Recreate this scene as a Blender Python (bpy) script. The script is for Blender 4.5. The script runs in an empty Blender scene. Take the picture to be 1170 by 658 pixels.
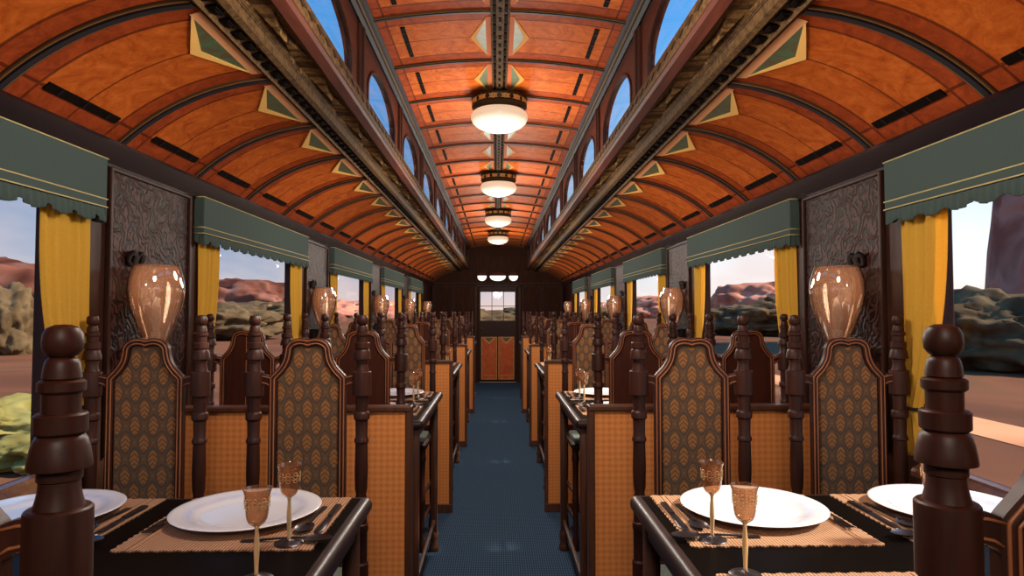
import bpy, bmesh, math, random
from mathutils import Vector, Matrix, noise
random.seed(7)
PI = math.pi
U = 0.003            # metres per unit of the survey
P = 2.22             # one bay of the carriage
EYE = 1.425
sc = bpy.context.scene
COL = sc.collection
def X(u): return u * U
def Z(u): return EYE + u * U
def Y(d): return d * P

# ------------------------------------------------------------------ nodes
class NT:
    def __init__(s, name):
        s.m = bpy.data.materials.new(name); s.m.use_nodes = True
        s.t = s.m.node_tree; s.n = s.t.nodes; s.n.clear()
        s.out = s.n.new('ShaderNodeOutputMaterial')
    def link(s, a, b): s.t.links.new(a, b)
    def new(s, k, **kw):
        nd = s.n.new(k)
        for a, b in kw.items(): setattr(nd, a, b)
        return nd
    def setin(s, sock, v):
        if isinstance(v, bpy.types.NodeSocket): s.link(v, sock)
        elif isinstance(v, (tuple, list)) and len(v) == 3 and sock.type == 'RGBA': sock.default_value = (*v, 1)
        else: sock.default_value = v
    def math(s, op, a, b=None, c=None, clamp=False):
        nd = s.new('ShaderNodeMath', operation=op, use_clamp=clamp)
        for i, v in enumerate((a, b, c)):
            if v is not None: s.setin(nd.inputs[i], v)
        return nd.outputs[0]
    def mix(s, f, a, b, blend='MIX'):
        nd = s.new('ShaderNodeMix', data_type='RGBA', blend_type=blend)
        s.setin(nd.inputs[0], f); s.setin(nd.inputs[6], a); s.setin(nd.inputs[7], b)
        return nd.outputs[2]
    def coord(s, which='Object'): return s.new('ShaderNodeTexCoord').outputs[which]
    def sep(s, v):
        nd = s.new('ShaderNodeSeparateXYZ'); s.link(v, nd.inputs[0]); return nd.outputs
    def scale(s, v, k):
        nd = s.new('ShaderNodeMapping'); s.link(v, nd.inputs[0]); nd.inputs['Scale'].default_value = k
        return nd.outputs[0]
    def noise(s, v, sc_=5, det=3, rough=.5, dist=0):
        nd = s.new('ShaderNodeTexNoise'); s.link(v, nd.inputs['Vector'])
        nd.inputs['Scale'].default_value = sc_; nd.inputs['Detail'].default_value = det
        nd.inputs['Roughness'].default_value = rough; nd.inputs['Distortion'].default_value = dist
        return nd.outputs['Fac']
    def ramp(s, f, stops):
        nd = s.new('ShaderNodeValToRGB'); s.link(f, nd.inputs[0]); e = nd.color_ramp.elements
        while len(e) < len(stops): e.new(.5)
        for el, (p, c) in zip(e, stops): el.position = p; el.color = (*c, 1)
        return nd.outputs[0]
    def bump(s, h, st=.3, dist=.004):
        nd = s.new('ShaderNodeBump'); s.link(h, nd.inputs['Height'])
        nd.inputs['Strength'].default_value = st; nd.inputs['Distance'].default_value = dist
        return nd.outputs[0]
    def principled(s, col, rough=.5, metal=0, spec=.5, coat=0, nrm=None, coat_rough=.1, out=True):
        b = s.new('ShaderNodeBsdfPrincipled')
        s.setin(b.inputs['Base Color'], col); s.setin(b.inputs['Roughness'], rough)
        s.setin(b.inputs['Metallic'], metal); b.inputs['Specular IOR Level'].default_value = spec
        b.inputs['Coat Weight'].default_value = coat; b.inputs['Coat Roughness'].default_value = coat_rough
        if nrm is not None: s.link(nrm, b.inputs['Normal'])
        if out: s.link(b.outputs[0], s.out.inputs[0])
        return b
def lin(r, g, b):
    f = lambda c: c / 12.92 if c <= .04045 else ((c + .055) / 1.055) ** 2.4
    return (f(r / 255), f(g / 255), f(b / 255))

M = {}
def plain(key, rgb, rough=.5, metal=0, spec=.5, coat=0):
    n = NT(key); n.principled(lin(*rgb), rough, metal, spec, coat); M[key] = n.m
def wood(key, a, b, rough=.35, coat=.3, sc_=(1, 1, .12), spec=.5, freq=40):
    n = NT(key); c = n.coord()
    f = n.noise(n.scale(c, sc_), freq, 4, .6, .6)
    col = n.ramp(f, [(.3, lin(*a)), (.7, lin(*b))])
    n.principled(col, rough, 0, spec, coat, n.bump(f, .08, .002)); M[key] = n.m

wood('chair_wood', (46, 21, 12), (72, 35, 20), .46, .0, (1, 1, .12), .32)
wood('dark_wood', (46, 24, 17), (64, 35, 24), .55, .0, (1, 1, .12), .25)
wood('board_wood', (60, 27, 16), (78, 37, 23), .6, 0, (1, 1, .12), .2)
wood('frame_wood', (70, 40, 24), (98, 58, 36), .45, .15)
wood('inlay_wood', (150, 88, 50), (180, 110, 66), .45, .1)
wood('beam_wood', (70, 29, 18), (94, 43, 27), .6, 0, (1, .12, 1), .2)
wood('cornice_wood', (20, 13, 17), (32, 20, 26), .2, 0, (1, .12, 1), .4)
wood('end_wood', (50, 26, 17), (70, 38, 25), .7, 0, (1, 1, .12), .12)
plain('table_black', (9, 6, 5), .4, 0, .04)
wood('table_edge', (34, 23, 22), (50, 34, 32), .42, .05, (1, .2, 1), .3)
plain('bronze', (60, 46, 29), .5, .4, .3)
plain('bronze_light', (104, 84, 54), .6, .3, .2)
plain('gold_trim', (226, 176, 104), .55, 0, .2)
plain('gold_inlay', (255, 200, 112), .7, 0, .1)  # colour raised to offset the shade on the side ceilings
plain('rib_gold', (138, 98, 54), .7, 0, .1)
plain('salmon_inlay', (255, 184, 130), .7, 0, .1)  # brightened in colour against the shade along the deck edge
plain('rib_dark', (38, 34, 40), .55, 0, .2)
plain('rib_brown', (78, 52, 34), .7, 0, .1)
plain('slot_dark', (18, 10, 7), .8, 0, .05)
plain('piping', (196, 178, 118), .6)
plain('steel', (84, 82, 88), .3, .9)
plain('gold_dimmed', (208, 146, 72), .7, 0, .1)  # same gold inlay, darkened in colour against the lamps close by
plain('salmon_dimmed', (188, 100, 60), .7, 0, .1)  # the deck's salmon again, colour lowered to offset strong lamp light
plain('tie_black', (30, 24, 22), .6)
plain('iron', (24, 17, 16), .7, 0, .15)

def mk():
    # ---- green marquetry
    n = NT('green_inlay'); c = n.coord()
    f = n.noise(c, 30, 3, .6, .5)
    n.principled(n.ramp(f, [(.38, lin(98, 78, 52)), (.6, lin(78, 112, 74))]), .5); M['green'] = n.m
    # ---- burl ceiling: bordered panels a quarter bay long
    def burl(key, kind):
        n = NT(key); c = n.coord(); x, y, z = n.sep(c)
        f1 = n.noise(n.scale(c, (1, 1, 1)), 9, 6, .68, 2.2)
        f2 = n.noise(n.scale(c, (1, 1, 1)), 55, 3, .6, 1.0)
        f = n.math('ADD', n.math('MULTIPLY', f1, .8), n.math('MULTIPLY', f2, .2))
        main = n.ramp(f, [(.30, lin(146, 62, 22)), (.45, lin(184, 86, 30)), (.6, lin(204, 104, 40)), (.75, lin(222, 126, 56))])
        bord = n.ramp(f, [(.3, lin(118, 46, 22)), (.7, lin(182, 80, 36))])
        t = n.math('FRACT', n.math('DIVIDE', n.math('ADD', y, 10 * P), P / 4))
        dd = n.math('ABSOLUTE', n.math('SUBTRACT', t, .5))
        border = n.math('GREATER_THAN', dd, .335)
        ax = n.math('ABSOLUTE', x)
        lim = X(416) if kind == 'deck' else X(168)
        border = n.math('MAXIMUM', border, n.math('GREATER_THAN', ax, lim))
        line = n.math('LESS_THAN', n.math('ABSOLUTE', n.math('SUBTRACT', dd, .335)), .009)
        line = n.math('MAXIMUM', line, n.math('LESS_THAN', dd, .007))
        line = n.math('MAXIMUM', line, n.math('LESS_THAN', n.math('ABSOLUTE', n.math('SUBTRACT', ax, lim)), .004))
        col = n.mix(border, main, bord)
        col = n.mix(n.math('MULTIPLY', line, .7), col, lin(64, 26, 12))
        n.principled(col, .55, 0, .04); M[key] = n.m
    burl('burl_deck', 'deck'); burl('burl_centre', 'centre')
    n = NT('burl_door'); c = n.coord()
    f = n.noise(n.scale(c, (1, 1, .5)), 14, 6, .68, 2)
    n.principled(n.ramp(f, [(.3, lin(196, 84, 46)), (.7, lin(240, 128, 80))]), .6, 0, .1); M['burl_door'] = n.m
    # ---- carved soffit
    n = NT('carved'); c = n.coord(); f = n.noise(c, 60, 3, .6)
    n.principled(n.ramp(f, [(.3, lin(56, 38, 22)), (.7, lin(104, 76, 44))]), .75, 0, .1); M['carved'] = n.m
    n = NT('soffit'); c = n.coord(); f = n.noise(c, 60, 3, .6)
    n.principled(n.ramp(f, [(.3, lin(92, 64, 38)), (.7, lin(150, 112, 68))]), .8, 0, .05); M['soffit'] = n.m  # lighter copy of the carved wood, making up for shade up there
    # ---- carpet: dark blue with a small diamond weave
    n = NT('carpet'); c = n.coord(); x, y, z = n.sep(c)
    a = n.math('SINE', n.math('MULTIPLY', n.math('ADD', x, n.math('MULTIPLY', y, .55)), 2 * PI / .026))
    b = n.math('SINE', n.math('MULTIPLY', n.math('SUBTRACT', x, n.math('MULTIPLY', y, .55)), 2 * PI / .026))
    w = n.math('MULTIPLY', a, b); w = n.math('ADD', n.math('MULTIPLY', w, .5), .5)
    f = n.noise(c, 260, 2)
    h = n.math('ADD', n.math('MULTIPLY', w, .7), n.math('MULTIPLY', f, .3))
    n.principled(n.ramp(h, [(.2, lin(42, 58, 78)), (.5, lin(58, 80, 104)), (.85, lin(86, 112, 138))]), 1, 0, 0, 0, n.bump(h, .4, .003)); M['carpet'] = n.m
    # ---- orange partition cloth with a small square weave
    n = NT('weave'); c = n.coord(); x, y, z = n.sep(c)
    k = 2 * PI / .0225
    a = n.math('SINE', n.math('MULTIPLY', n.math('ADD', x, y), k)); b = n.math('SINE', n.math('MULTIPLY', z, k))
    g = n.math('MULTIPLY', n.math('ADD', n.math('ADD', a, b), 2), .25)
    f = n.noise(c, 120, 3)
    h = n.math('ADD', n.math('MULTIPLY', g, .5), n.math('MULTIPLY', f, .5))
    n.principled(n.ramp(h, [(.2, lin(212, 124, 62)), (.5, lin(228, 142, 76)), (.8, lin(236, 156, 92))]), .9, 0, .15); M['weave'] = n.m
    # ---- damask upholstery: staggered leaf lozenges
    n = NT('damask'); c = n.coord(); x, y, z = n.sep(c)
    pw, ph = 18.6 * U, 34 * U
    def tri(v, p):      # 0 at the cell centre, .5 at its edge
        return n.math('ABSOLUTE', n.math('SUBTRACT', n.math('FRACT', n.math('ADD', n.math('DIVIDE', v, p), 20.5)), .5))
    def cell(ox, oz):
        return tri(n.math('ADD', x, ox), pw), tri(n.math('ADD', z, oz), ph)
    u1, v1 = cell(0, 0); u2, v2 = cell(pw / 2, ph / 2)
    def leaf(u, v):
        r = n.math('ADD', n.math('POWER', n.math('MULTIPLY', u, 3.1), 1.7), n.math('POWER', n.math('MULTIPLY', v, 3.0), 1.7))
        return r
    l1, l2 = leaf(u1, v1), leaf(u2, v2)
    r = n.math('MINIMUM', l1, l2)
    ang = n.math('SINE', n.math('ADD', n.math('MULTIPLY', z, 2 * PI / .015), n.math('MULTIPLY', n.math('MINIMUM', u1, u2), 24)))
    vein = n.math('MULTIPLY', n.math('ADD', ang, 1), .5)
    leafm = n.math('LESS_THAN', r, .66)
    o = n.math('ABSOLUTE', n.math('SUBTRACT', r, 1.0))
    outl = n.math('LESS_THAN', o, .17)
    dot = n.math('LESS_THAN', n.math('ADD', n.math('POWER', n.math('SUBTRACT', n.math('MAXIMUM', u1, u2), .5), 2), n.math('POWER', n.math('MULTIPLY', n.math('MINIMUM', v1, v2), 1.7), 2)), .004)
    gold = n.mix(vein, lin(116, 82, 52), lin(184, 120, 62))
    col = n.mix(leafm, lin(116, 86, 58), gold)
    col = n.mix(n.math('MULTIPLY', outl, .7), col, lin(74, 64, 58))
    col = n.mix(n.math('MULTIPLY', dot, .7), col, lin(150, 106, 66))
    f = n.noise(c, 350, 2)
    col = n.mix(n.math('MULTIPLY', f, .3), col, lin(90, 68, 52))
    b = n.principled(col, .8, 0, .2); b.inputs['Sheen Weight'].default_value = .15; M['damask'] = n.m
    # ---- seat cloth
    n = NT('seat_cloth'); c = n.coord(); f = n.noise(c, 200, 3)
    n.principled(n.ramp(f, [(.3, lin(96, 108, 100)), (.7, lin(132, 146, 136))]), .85, 0, .2); M['seat_cloth'] = n.m
    # ---- embossed leather wall panel
    n = NT('leather'); c = n.coord()
    f = n.noise(c, 34, 3, .55, 2.6)
    w = n.new('ShaderNodeTexWave', wave_type='RINGS', rings_direction='SPHERICAL'); n.link(n.scale(c, (1, 1, 1)), w.inputs['Vector'])
    w.inputs['Scale'].default_value = 8; w.inputs['Distortion'].default_value = 18; w.inputs['Detail'].default_value = 2
    w.inputs['Detail Scale'].default_value = 1.9
    h = n.math('ADD', n.math('MULTIPLY', w.outputs['Fac'], .65), n.math('MULTIPLY', f, .35))
    col = n.ramp(h, [(.2, lin(26, 12, 11)), (.55, lin(48, 24, 21)), (.85, lin(74, 40, 33))])
    n.principled(col, .5, 0, .12, 0, n.bump(h, .45, .006)); M['leather'] = n.m
    # ---- curtain cloth
    n = NT('curtain'); c = n.coord(); f = n.noise(n.scale(c, (40, 40, 300)), 3, 2); 
    col = n.mix(f, lin(226, 172, 56), lin(250, 208, 96))
    d = n.new('ShaderNodeBsdfDiffuse'); n.link(col, d.inputs[0])
    t = n.new('ShaderNodeBsdfTranslucent'); n.link(col, t.inputs[0])
    mx = n.new('ShaderNodeMixShader'); mx.inputs[0].default_value = .4
    n.link(d.outputs[0], mx.inputs[1]); n.link(t.outputs[0], mx.inputs[2]); n.link(mx.outputs[0], n.out.inputs[0]); M['curtain'] = n.m
    # ---- valance cloth
    n = NT('valance'); c = n.coord(); f = n.noise(n.scale(c, (1, 90, 500)), 2, 2)
    n.principled(n.mix(f, lin(58, 72, 69), lin(80, 96, 91)), .9, 0, .15); M['valance'] = n.m
    # ---- placemat straw
    n = NT('placemat'); c = n.coord(); x, y, z = n.sep(c)
    a = n.math('SINE', n.math('MULTIPLY', x, 2 * PI / .007)); b = n.noise(n.scale(c, (30, 300, 1)), 2, 3)
    h = n.math('ADD', n.math('MULTIPLY', n.math('ADD', a, 1), .25), n.math('MULTIPLY', b, .5))
    n.principled(n.ramp(h, [(.2, lin(124, 88, 64)), (.7, lin(190, 148, 114))]), .9, 0, .1, 0, n.bump(h, .5, .002)); M['placemat'] = n.m
    # ---- china
    n = NT('china'); c = n.coord(); x, y, z = n.sep(c)
    r = n.math('SQRT', n.math('ADD', n.math('MULTIPLY', x, x), n.math('MULTIPLY', y, y)))
    ring = n.math('SUBTRACT', 1, n.math('MULTIPLY', n.math('ABSOLUTE', n.math('SUBTRACT', r, .128)), 60), clamp=True)
    f = n.noise(c, 40, 2)
    n.principled(n.mix(n.math('MULTIPLY', n.math('MULTIPLY', ring, f), .9), lin(238, 238, 242), lin(176, 190, 232)), .18, 0, .5, .3); M['china'] = n.m
    # ---- glasses
    def thin(key, tint, refl=.9, diff=None, dfac=0., rough=0., ior=1.45):
        n = NT(key)
        t = n.new('ShaderNodeBsdfTransparent'); t.inputs[0].default_value = (*tint, 1)
        base = t.outputs[0]
        if diff:
            d = n.new('ShaderNodeBsdfDiffuse'); d.inputs[0].default_value = (*diff, 1)
            mx = n.new('ShaderNodeMixShader'); mx.inputs[0].default_value = dfac
            n.link(base, mx.inputs[1]); n.link(d.outputs[0], mx.inputs[2]); base = mx.outputs[0]
        g = n.new('ShaderNodeBsdfGlossy'); g.inputs['Roughness'].default_value = rough
        fr = n.new('ShaderNodeLayerWeight'); fr.inputs[0].default_value = .5
        k = n.math('MULTIPLY_ADD', n.math('POWER', fr.outputs['Facing'], 4.0), .8 * refl, .05 * refl)
        mx = n.new('ShaderNodeMixShader'); n.link(k, mx.inputs[0])
        n.link(base, mx.inputs[1]); n.link(g.outputs[0], mx.inputs[2]); n.link(mx.outputs[0], n.out.inputs[0]); M[key] = n.m
    thin('pane', (.985, .99, .995), .12)
    thin('clere_pane', (.86, .95, 1.0), .2)
    thin('lamp_glass', lin(246, 232, 220), 2.6, lin(186, 148, 122), .38, .02, 1.6)
    thin('goblet_glass', lin(244, 224, 204), 1.8, lin(214, 164, 122), .16, .02, 1.5)
    n = NT('stem_glass'); b = n.principled(lin(246, 212, 156), .12, .25, .6); M['stem_glass'] = n.m
    n = NT('globe'); c = n.coord(); x, y, z = n.sep(c)
    e = n.new('ShaderNodeBsdfPrincipled'); e.inputs['Base Color'].default_value = (.46, .42, .38, 1); e.inputs['Roughness'].default_value = .3
    e.inputs['Emission Color'].default_value = (1, .73, .48, 1); e.inputs['Emission Strength'].default_value = .62
    n.link(e.outputs[0], n.out.inputs[0]); M['globe'] = n.m
    n = NT('bulkhead_glow'); e = n.new('ShaderNodeEmission'); e.inputs[0].default_value = (1, .95, .86, 1); e.inputs[1].default_value = 1.6
    n.link(e.outputs[0], n.out.inputs[0]); M['bulkhead_glow'] = n.m
    # ---- outside
    def earth(key, stops, s=.05):
        n = NT(key); c = n.coord('Object'); f = n.noise(c, s, 3, .5, .6)
        n.principled(n.ramp(f, stops), .95, 0, .05); M[key] = n.m
    earth('desert', [(.35, lin(92, 58, 42)), (.5, lin(122, 76, 52)), (.65, lin(86, 72, 48))], .09)
    earth('sunlit_ground', [(.4, lin(196, 128, 88)), (.6, lin(222, 154, 110))], .3)  # lighter ground colour standing in for sunlight on it
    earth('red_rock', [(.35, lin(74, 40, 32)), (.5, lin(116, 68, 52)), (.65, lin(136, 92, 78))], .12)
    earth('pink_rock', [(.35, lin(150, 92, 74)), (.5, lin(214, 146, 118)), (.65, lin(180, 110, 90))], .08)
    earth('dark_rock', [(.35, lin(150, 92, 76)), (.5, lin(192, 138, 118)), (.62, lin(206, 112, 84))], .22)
    earth('bush', [(.4, lin(84, 66, 46)), (.6, lin(108, 88, 62))], .8)
    earth('yellow_bush', [(.4, lin(112, 100, 52)), (.6, lin(158, 146, 84))], .8)
mk()

# ------------------------------------------------------------------ meshes
def finish(name, bm, mat, parent=None, smooth=False, loc=None, angle=None):
    me = bpy.data.meshes.new(name)
    bmesh.ops.recalc_face_normals(bm, faces=bm.faces)
    bm.to_mesh(me); bm.free()
    if isinstance(mat, str): me.materials.append(M[mat])
    else:
        for k in mat: me.materials.append(M[k])
    o = bpy.data.objects.new(name, me); COL.objects.link(o)
    if smooth:
        me.polygons.foreach_set('use_smooth', [True] * len(me.polygons))
        if angle: me.set_sharp_from_angle(angle=math.radians(angle))
    if parent: o.parent = parent
    if loc: o.location = loc
    return o
def box(bm, x0, x1, y0, y1, z0, z1, bev=0, seg=2, mi=0):
    r = bmesh.ops.create_cube(bm, size=1, matrix=Matrix.Translation(((x0 + x1) / 2, (y0 + y1) / 2, (z0 + z1) / 2)) @ Matrix.Diagonal((abs(x1 - x0), abs(y1 - y0), abs(z1 - z0), 1)))
    vs = r['verts']
    if mi:
        for f in {f for v in vs for f in v.link_faces}: f.material_index = mi
    if bev:
        es = list({e for v in vs for e in v.link_edges})
        bmesh.ops.bevel(bm, geom=es, offset=bev, segments=seg, affect='EDGES', profile=.5)
def lathe(bm, prof, n=24, c=(0, 0, 0), cap=True, sx=1, sy=1):
    rings = []
    for z, r in prof:
        rings.append([bm.verts.new((c[0] + r * sx * math.cos(2 * PI * i / n), c[1] + r * sy * math.sin(2 * PI * i / n), c[2] + z)) for i in range(n)])
    for a, b in zip(rings, rings[1:]):
        for i in range(n): bm.faces.new((a[i], a[(i + 1) % n], b[(i + 1) % n], b[i]))
    if cap:
        if prof[0][1] > 1e-5: bm.faces.new(rings[0])
        if prof[-1][1] > 1e-5: bm.faces.new(rings[-1])
def tube(bm, pts, r, n=8, closed=False, rad=None):
    pts = [Vector(p) for p in pts]; rings = []
    N = len(pts)
    for i, p in enumerate(pts):
        a = pts[i - 1] if (i or closed) else p; b = pts[(i + 1) % N] if (i < N - 1 or closed) else p
        t = (b - a).normalized()
        up = Vector((0, 1, 0)) if abs(t.y) < .9 else Vector((1, 0, 0))
        s = t.cross(up).normalized(); w = s.cross(t)
        rr = rad[i] if rad else r
        rings.append([bm.verts.new(p + s * math.cos(2 * PI * k / n) * rr + w * math.sin(2 * PI * k / n) * rr) for k in range(n)])
    pairs = list(zip(rings, rings[1:])) + ([(rings[-1], rings[0])] if closed else [])
    for a, b in pairs:
        for k in range(n): bm.faces.new((a[k], a[(k + 1) % n], b[(k + 1) % n], b[k]))
    if not closed: bm.faces.new(rings[0]); bm.faces.new(rings[-1])
def strip(bm, A, B, closed=False, mi=0):
    va = [bm.verts.new(p) for p in A]; vb = [bm.verts.new(p) for p in B]
    n = len(A)
    for i in range(n if closed else n - 1):
        j = (i + 1) % n
        f = bm.faces.new((va[i], va[j], vb[j], vb[i])); f.material_index = mi
def prism(bm, poly, y0, y1, axis='y'):
    def q(p, t): return (p[0], t, p[1]) if axis == 'y' else ((t, p[0], p[1]) if axis == 'x' else (p[0], p[1], t))
    a = [bm.verts.new(q(p, y0)) for p in poly]; b = [bm.verts.new(q(p, y1)) for p in poly]
    bm.faces.new(a); bm.faces.new(b[::-1])
    n = len(poly)
    for i in range(n): bm.faces.new((a[i], a[(i + 1) % n], b[(i + 1) % n], b[i]))
def offset(poly, d):
    n = len(poly); out = []
    area = sum(poly[i][0] * poly[(i + 1) % n][1] - poly[(i + 1) % n][0] * poly[i][1] for i in range(n))
    sg = 1 if area > 0 else -1
    for i in range(n):
        p0, p1, p2 = Vector(poly[i - 1]), Vector(poly[i]), Vector(poly[(i + 1) % n])
        e1 = (p1 - p0).normalized(); e2 = (p2 - p1).normalized()
        n1 = Vector((-e1.y, e1.x)) * sg; n2 = Vector((-e2.y, e2.x)) * sg
        m = (n1 + n2)
        m = m / max(.35, m.length_squared / 2)
        q = p1 + m * d; out.append((q.x, q.y))
    for _ in range(12):              # collapse edges that the offset has turned round
        bad = False
        for i in range(n):
            j = (i + 1) % n
            e = Vector(poly[j]) - Vector(poly[i]); f = Vector(out[j]) - Vector(out[i])
            if e.dot(f) < -1e-12:
                mid = tuple((Vector(out[i]) + Vector(out[j])) / 2); out[i] = out[j] = mid; bad = True
        if not bad: break
    return out
def catmull(pts, k=5):
    out = []
    for i in range(len(pts) - 1):
        p0 = pts[max(i - 1, 0)]; p1 = pts[i]; p2 = pts[i + 1]; p3 = pts[min(i + 2, len(pts) - 1)]
        for s in range(k):
            t = s / k
            out.append(tuple(.5 * ((2 * b) + (-a + c) * t + (2 * a - 5 * b + 4 * c - d) * t * t + (-a + 3 * b - 3 * c + d) * t ** 3) for a, b, c, d in zip(p0, p1, p2, p3)))
    out.append(pts[-1]); return out

def empty(name, loc=(0, 0, 0), rz=0):
    o = bpy.data.objects.new(name, None); COL.objects.link(o); o.location = loc; o.rotation_euler = (0, 0, rz); o.empty_display_size = .05
    return o
def tag(o, label, cat, group=None):
    o['label'] = label; o['category'] = cat
    if group: o['group'] = group
    return o
def structure(o): o['kind'] = 'structure'; return o
KIDS = {}
def copy_tree(o, parent=None):
    c = o.copy(); COL.objects.link(c)
    if parent is not None: c.parent = parent
    for k in [k for k in bpy.data.objects if k.parent is o]: copy_tree(k, c)
    return c
SIDE = {-1: 'left', 1: 'right'}
ORD = ['nearest', 'second', 'third', 'fourth', 'fifth']

# ------------------------------------------------------------------ carriage shell
D0, D1 = -1.0, 5.85
Y0, Y1 = Y(D0), Y(D1)
WX = 437                       # wall plane
WIN = (.345, .875)               # window opening inside a bay
bm = bmesh.new(); box(bm, -X(460), X(460), Y0, Y1, -.06, 0); structure(finish('floor', bm, 'carpet'))

def side_wall(s, name):
    bm = bmesh.new()
    a, b = sorted((s * X(WX), s * X(456)))
    box(bm, a, b, Y0, Y1, 0, Z(-166)); box(bm, a, b, Y0, Y1, Z(118), Z(200))
    edges = [D0] + sum([[k + WIN[0], k + WIN[1]] for k in range(-1, 5)], []) + [D1]
    for i in range(0, len(edges), 2): box(bm, a, b, Y(edges[i]), Y(edges[i + 1]), Z(-166), Z(118))
    w = structure(finish(name, bm, 'dark_wood'))
    for k in range(0, 6):
        c = k + .105; h = .125 if k < 5 else .12
        y0, y1 = Y(c - h), Y(c + h)
        if k == 5: y1 = Y(5.84)
        bm = bmesh.new(); x0, x1 = sorted((s * X(WX), s * X(WX - 2.5)))
        box(bm, x0, x1, y0, y1, Z(-160), Z(158)); pn = finish('wall_panel', bm, 'leather', w)
        bm = bmesh.new(); x0, x1 = sorted((s * X(WX), s * X(WX - 6)))
        for yy in (y0, y1): box(bm, x0, x1, yy - X(2.5), yy + X(2.5), Z(-160), Z(160), X(1.2))
        box(bm, x0, x1, y0, y1, Z(156), Z(160), X(1)); finish('panel_moulding', bm, 'dark_wood', pn)
    bm = bmesh.new()                                  # cornice over the windows
    pr = [(WX + 6, 159), (WX - 3, 159), (WX - 4, 163), (WX - 12, 184), (WX - 11, 188), (WX + 6, 194)]
    prism(bm, [(s * X(x), Z(z)) for x, z in pr], Y0, Y1)
    finish('cornice', bm, 'cornice_wood', w)
    bm = bmesh.new(); x0, x1 = sorted((s * X(WX), s * X(WX - 5)))
    box(bm, x0, x1, Y0, Y1, 0, .12, .006); structure(finish('baseboard_' + SIDE[s], bm, 'frame_wood'))
    return w
WL = side_wall(-1, 'wall_left'); WR = side_wall(1, 'wall_right')

wn = 0
def side_window(s, k):
    global wn; wn += 1
    y0, y1, z0, z1 = Y(k + WIN[0]), Y(k + WIN[1]), Z(-166), Z(118)
    bm = bmesh.new(); t = X(9)
    a, b = sorted((s * X(WX + 1), s * X(WX + 17)))
    box(bm, a, b, y0, y0 + t, z0, z1, .004); box(bm, a, b, y1 - t, y1, z0, z1, .004)
    box(bm, a, b, y0, y1, z1 - t, z1, .004); box(bm, a, b, y0, y1, z0, z0 + t, .004)
    w = structure(finish('window_%d' % wn, bm, 'dark_wood'))
    bm = bmesh.new(); xg = s * X(WX + 10); 
    box(bm, xg - .002, xg + .002, y0 + t, y1 - t, z0 + t, z1 - t); finish('pane', bm, 'pane', w)
    bm = bmesh.new()                                   # moulded ledge along the bottom of the window
    pr = [(WX + 6, -155), (WX - 3, -155), (WX - 6, -157), (WX - 14, -161), (WX - 16, -164), (WX - 16, -169), (WX - 8, -173), (WX, -173), (WX + 6, -173)]
    prism(bm, [(s * X(x), Z(z)) for x, z in pr], y0 - Y(.02), y1 + Y(.02)); finish('window_sill', bm, 'frame_wood', w)
    bm = bmesh.new(); lathe(bm, [(0, .008), (.006, .009), (.012, .006), (.014, 0)], 12)
    o = finish('sill_stud', bm, 'steel', w, True); o.location = (s * X(WX - 11), y1 - Y(.16), Z(-159))
for s in (-1, 1):
    for k in range(-1, 5): side_window(s, k)

# ---- deck (side) ceilings
def circle3(a, b, c):
    (x1, y1), (x2, y2), (x3, y3) = a, b, c
    d = 2 * (x1 * (y2 - y3) + x2 * (y3 - y1) + x3 * (y1 - y2))
    ux = ((x1 * x1 + y1 * y1) * (y2 - y3) + (x2 * x2 + y2 * y2) * (y3 - y1) + (x3 * x3 + y3 * y3) * (y1 - y2)) / d
    uy = ((x1 * x1 + y1 * y1) * (x3 - x2) + (x2 * x2 + y2 * y2) * (x1 - x3) + (x3 * x3 + y3 * y3) * (x2 - x1)) / d
    return ux, uy, math.hypot(x1 - ux, y1 - uy)
class Arc:
    def __init__(s, a, b, c):
        s.cx, s.cy, s.r = circle3(a, b, c)
        s.t0 = math.atan2(a[1] - s.cy, a[0] - s.cx); s.t1 = math.atan2(c[1] - s.cy, c[0] - s.cx)
        s.len = abs(s.t1 - s.t0) * s.r
    def at(s, f, off=0):      # f 0..1 from a to c; off inward
        t = s.t0 + (s.t1 - s.t0) * f; r = s.r - off
        return s.cx + r * math.cos(t), s.cy + r * math.sin(t)
DECK = Arc((WX, 186), (369, 236), (267, 266))
CENT = Arc((183, 420), (0, 436), (-183, 420))
def sheet(name, arc, s, mat, n=24):
    bm = bmesh.new()
    pts = [arc.at(i / n) for i in range(n + 1)]; ptb = [arc.at(i / n, -12) for i in range(n + 1)]
    prism(bm, [(s * X(x), Z(z)) for x, z in pts + ptb[::-1]], Y0, Y1)
    return structure(finish(name, bm, mat, None, True, None, 40))
ceil_c = sheet('ceiling', CENT, 1, 'burl_centre')
deck = {-1: sheet('ceiling.001', DECK, -1, 'burl_deck'), 1: sheet('ceiling.002', DECK, 1, 'burl_deck')}
def arc_bar(bm, arc, s, y, w, h, f0=0, f1=1, n=18, off0=-2):
    a = [arc.at(f0 + (f1 - f0) * i / n, off0) for i in range(n + 1)]; b = [arc.at(f0 + (f1 - f0) * i / n, h) for i in range(n + 1)]
    prism(bm, [(s * X(x), Z(z)) for x, z in a + b[::-1]], y - X(w) / 2, y + X(w) / 2)
def arc_patch(bm, arc, s, poly, off=1.0):   # poly of (f, y) laid onto the ceiling, a thin veneer
    lo = [arc.at(f, off) for f, y in poly]; hi = [arc.at(f, -1) for f, y in poly]
    a = [bm.verts.new((s * X(p[0]), y, Z(p[1]))) for p, (f, y) in zip(lo, poly)]
    b = [bm.verts.new((s * X(p[0]), y, Z(p[1]))) for p, (f, y) in zip(hi, poly)]
    bm.faces.new(a); n = len(a)
    for i in range(n): bm.faces.new((a[i], a[(i + 1) % n], b[(i + 1) % n], b[i]))
Q = P / 4
bays = range(-4, 24)
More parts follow.
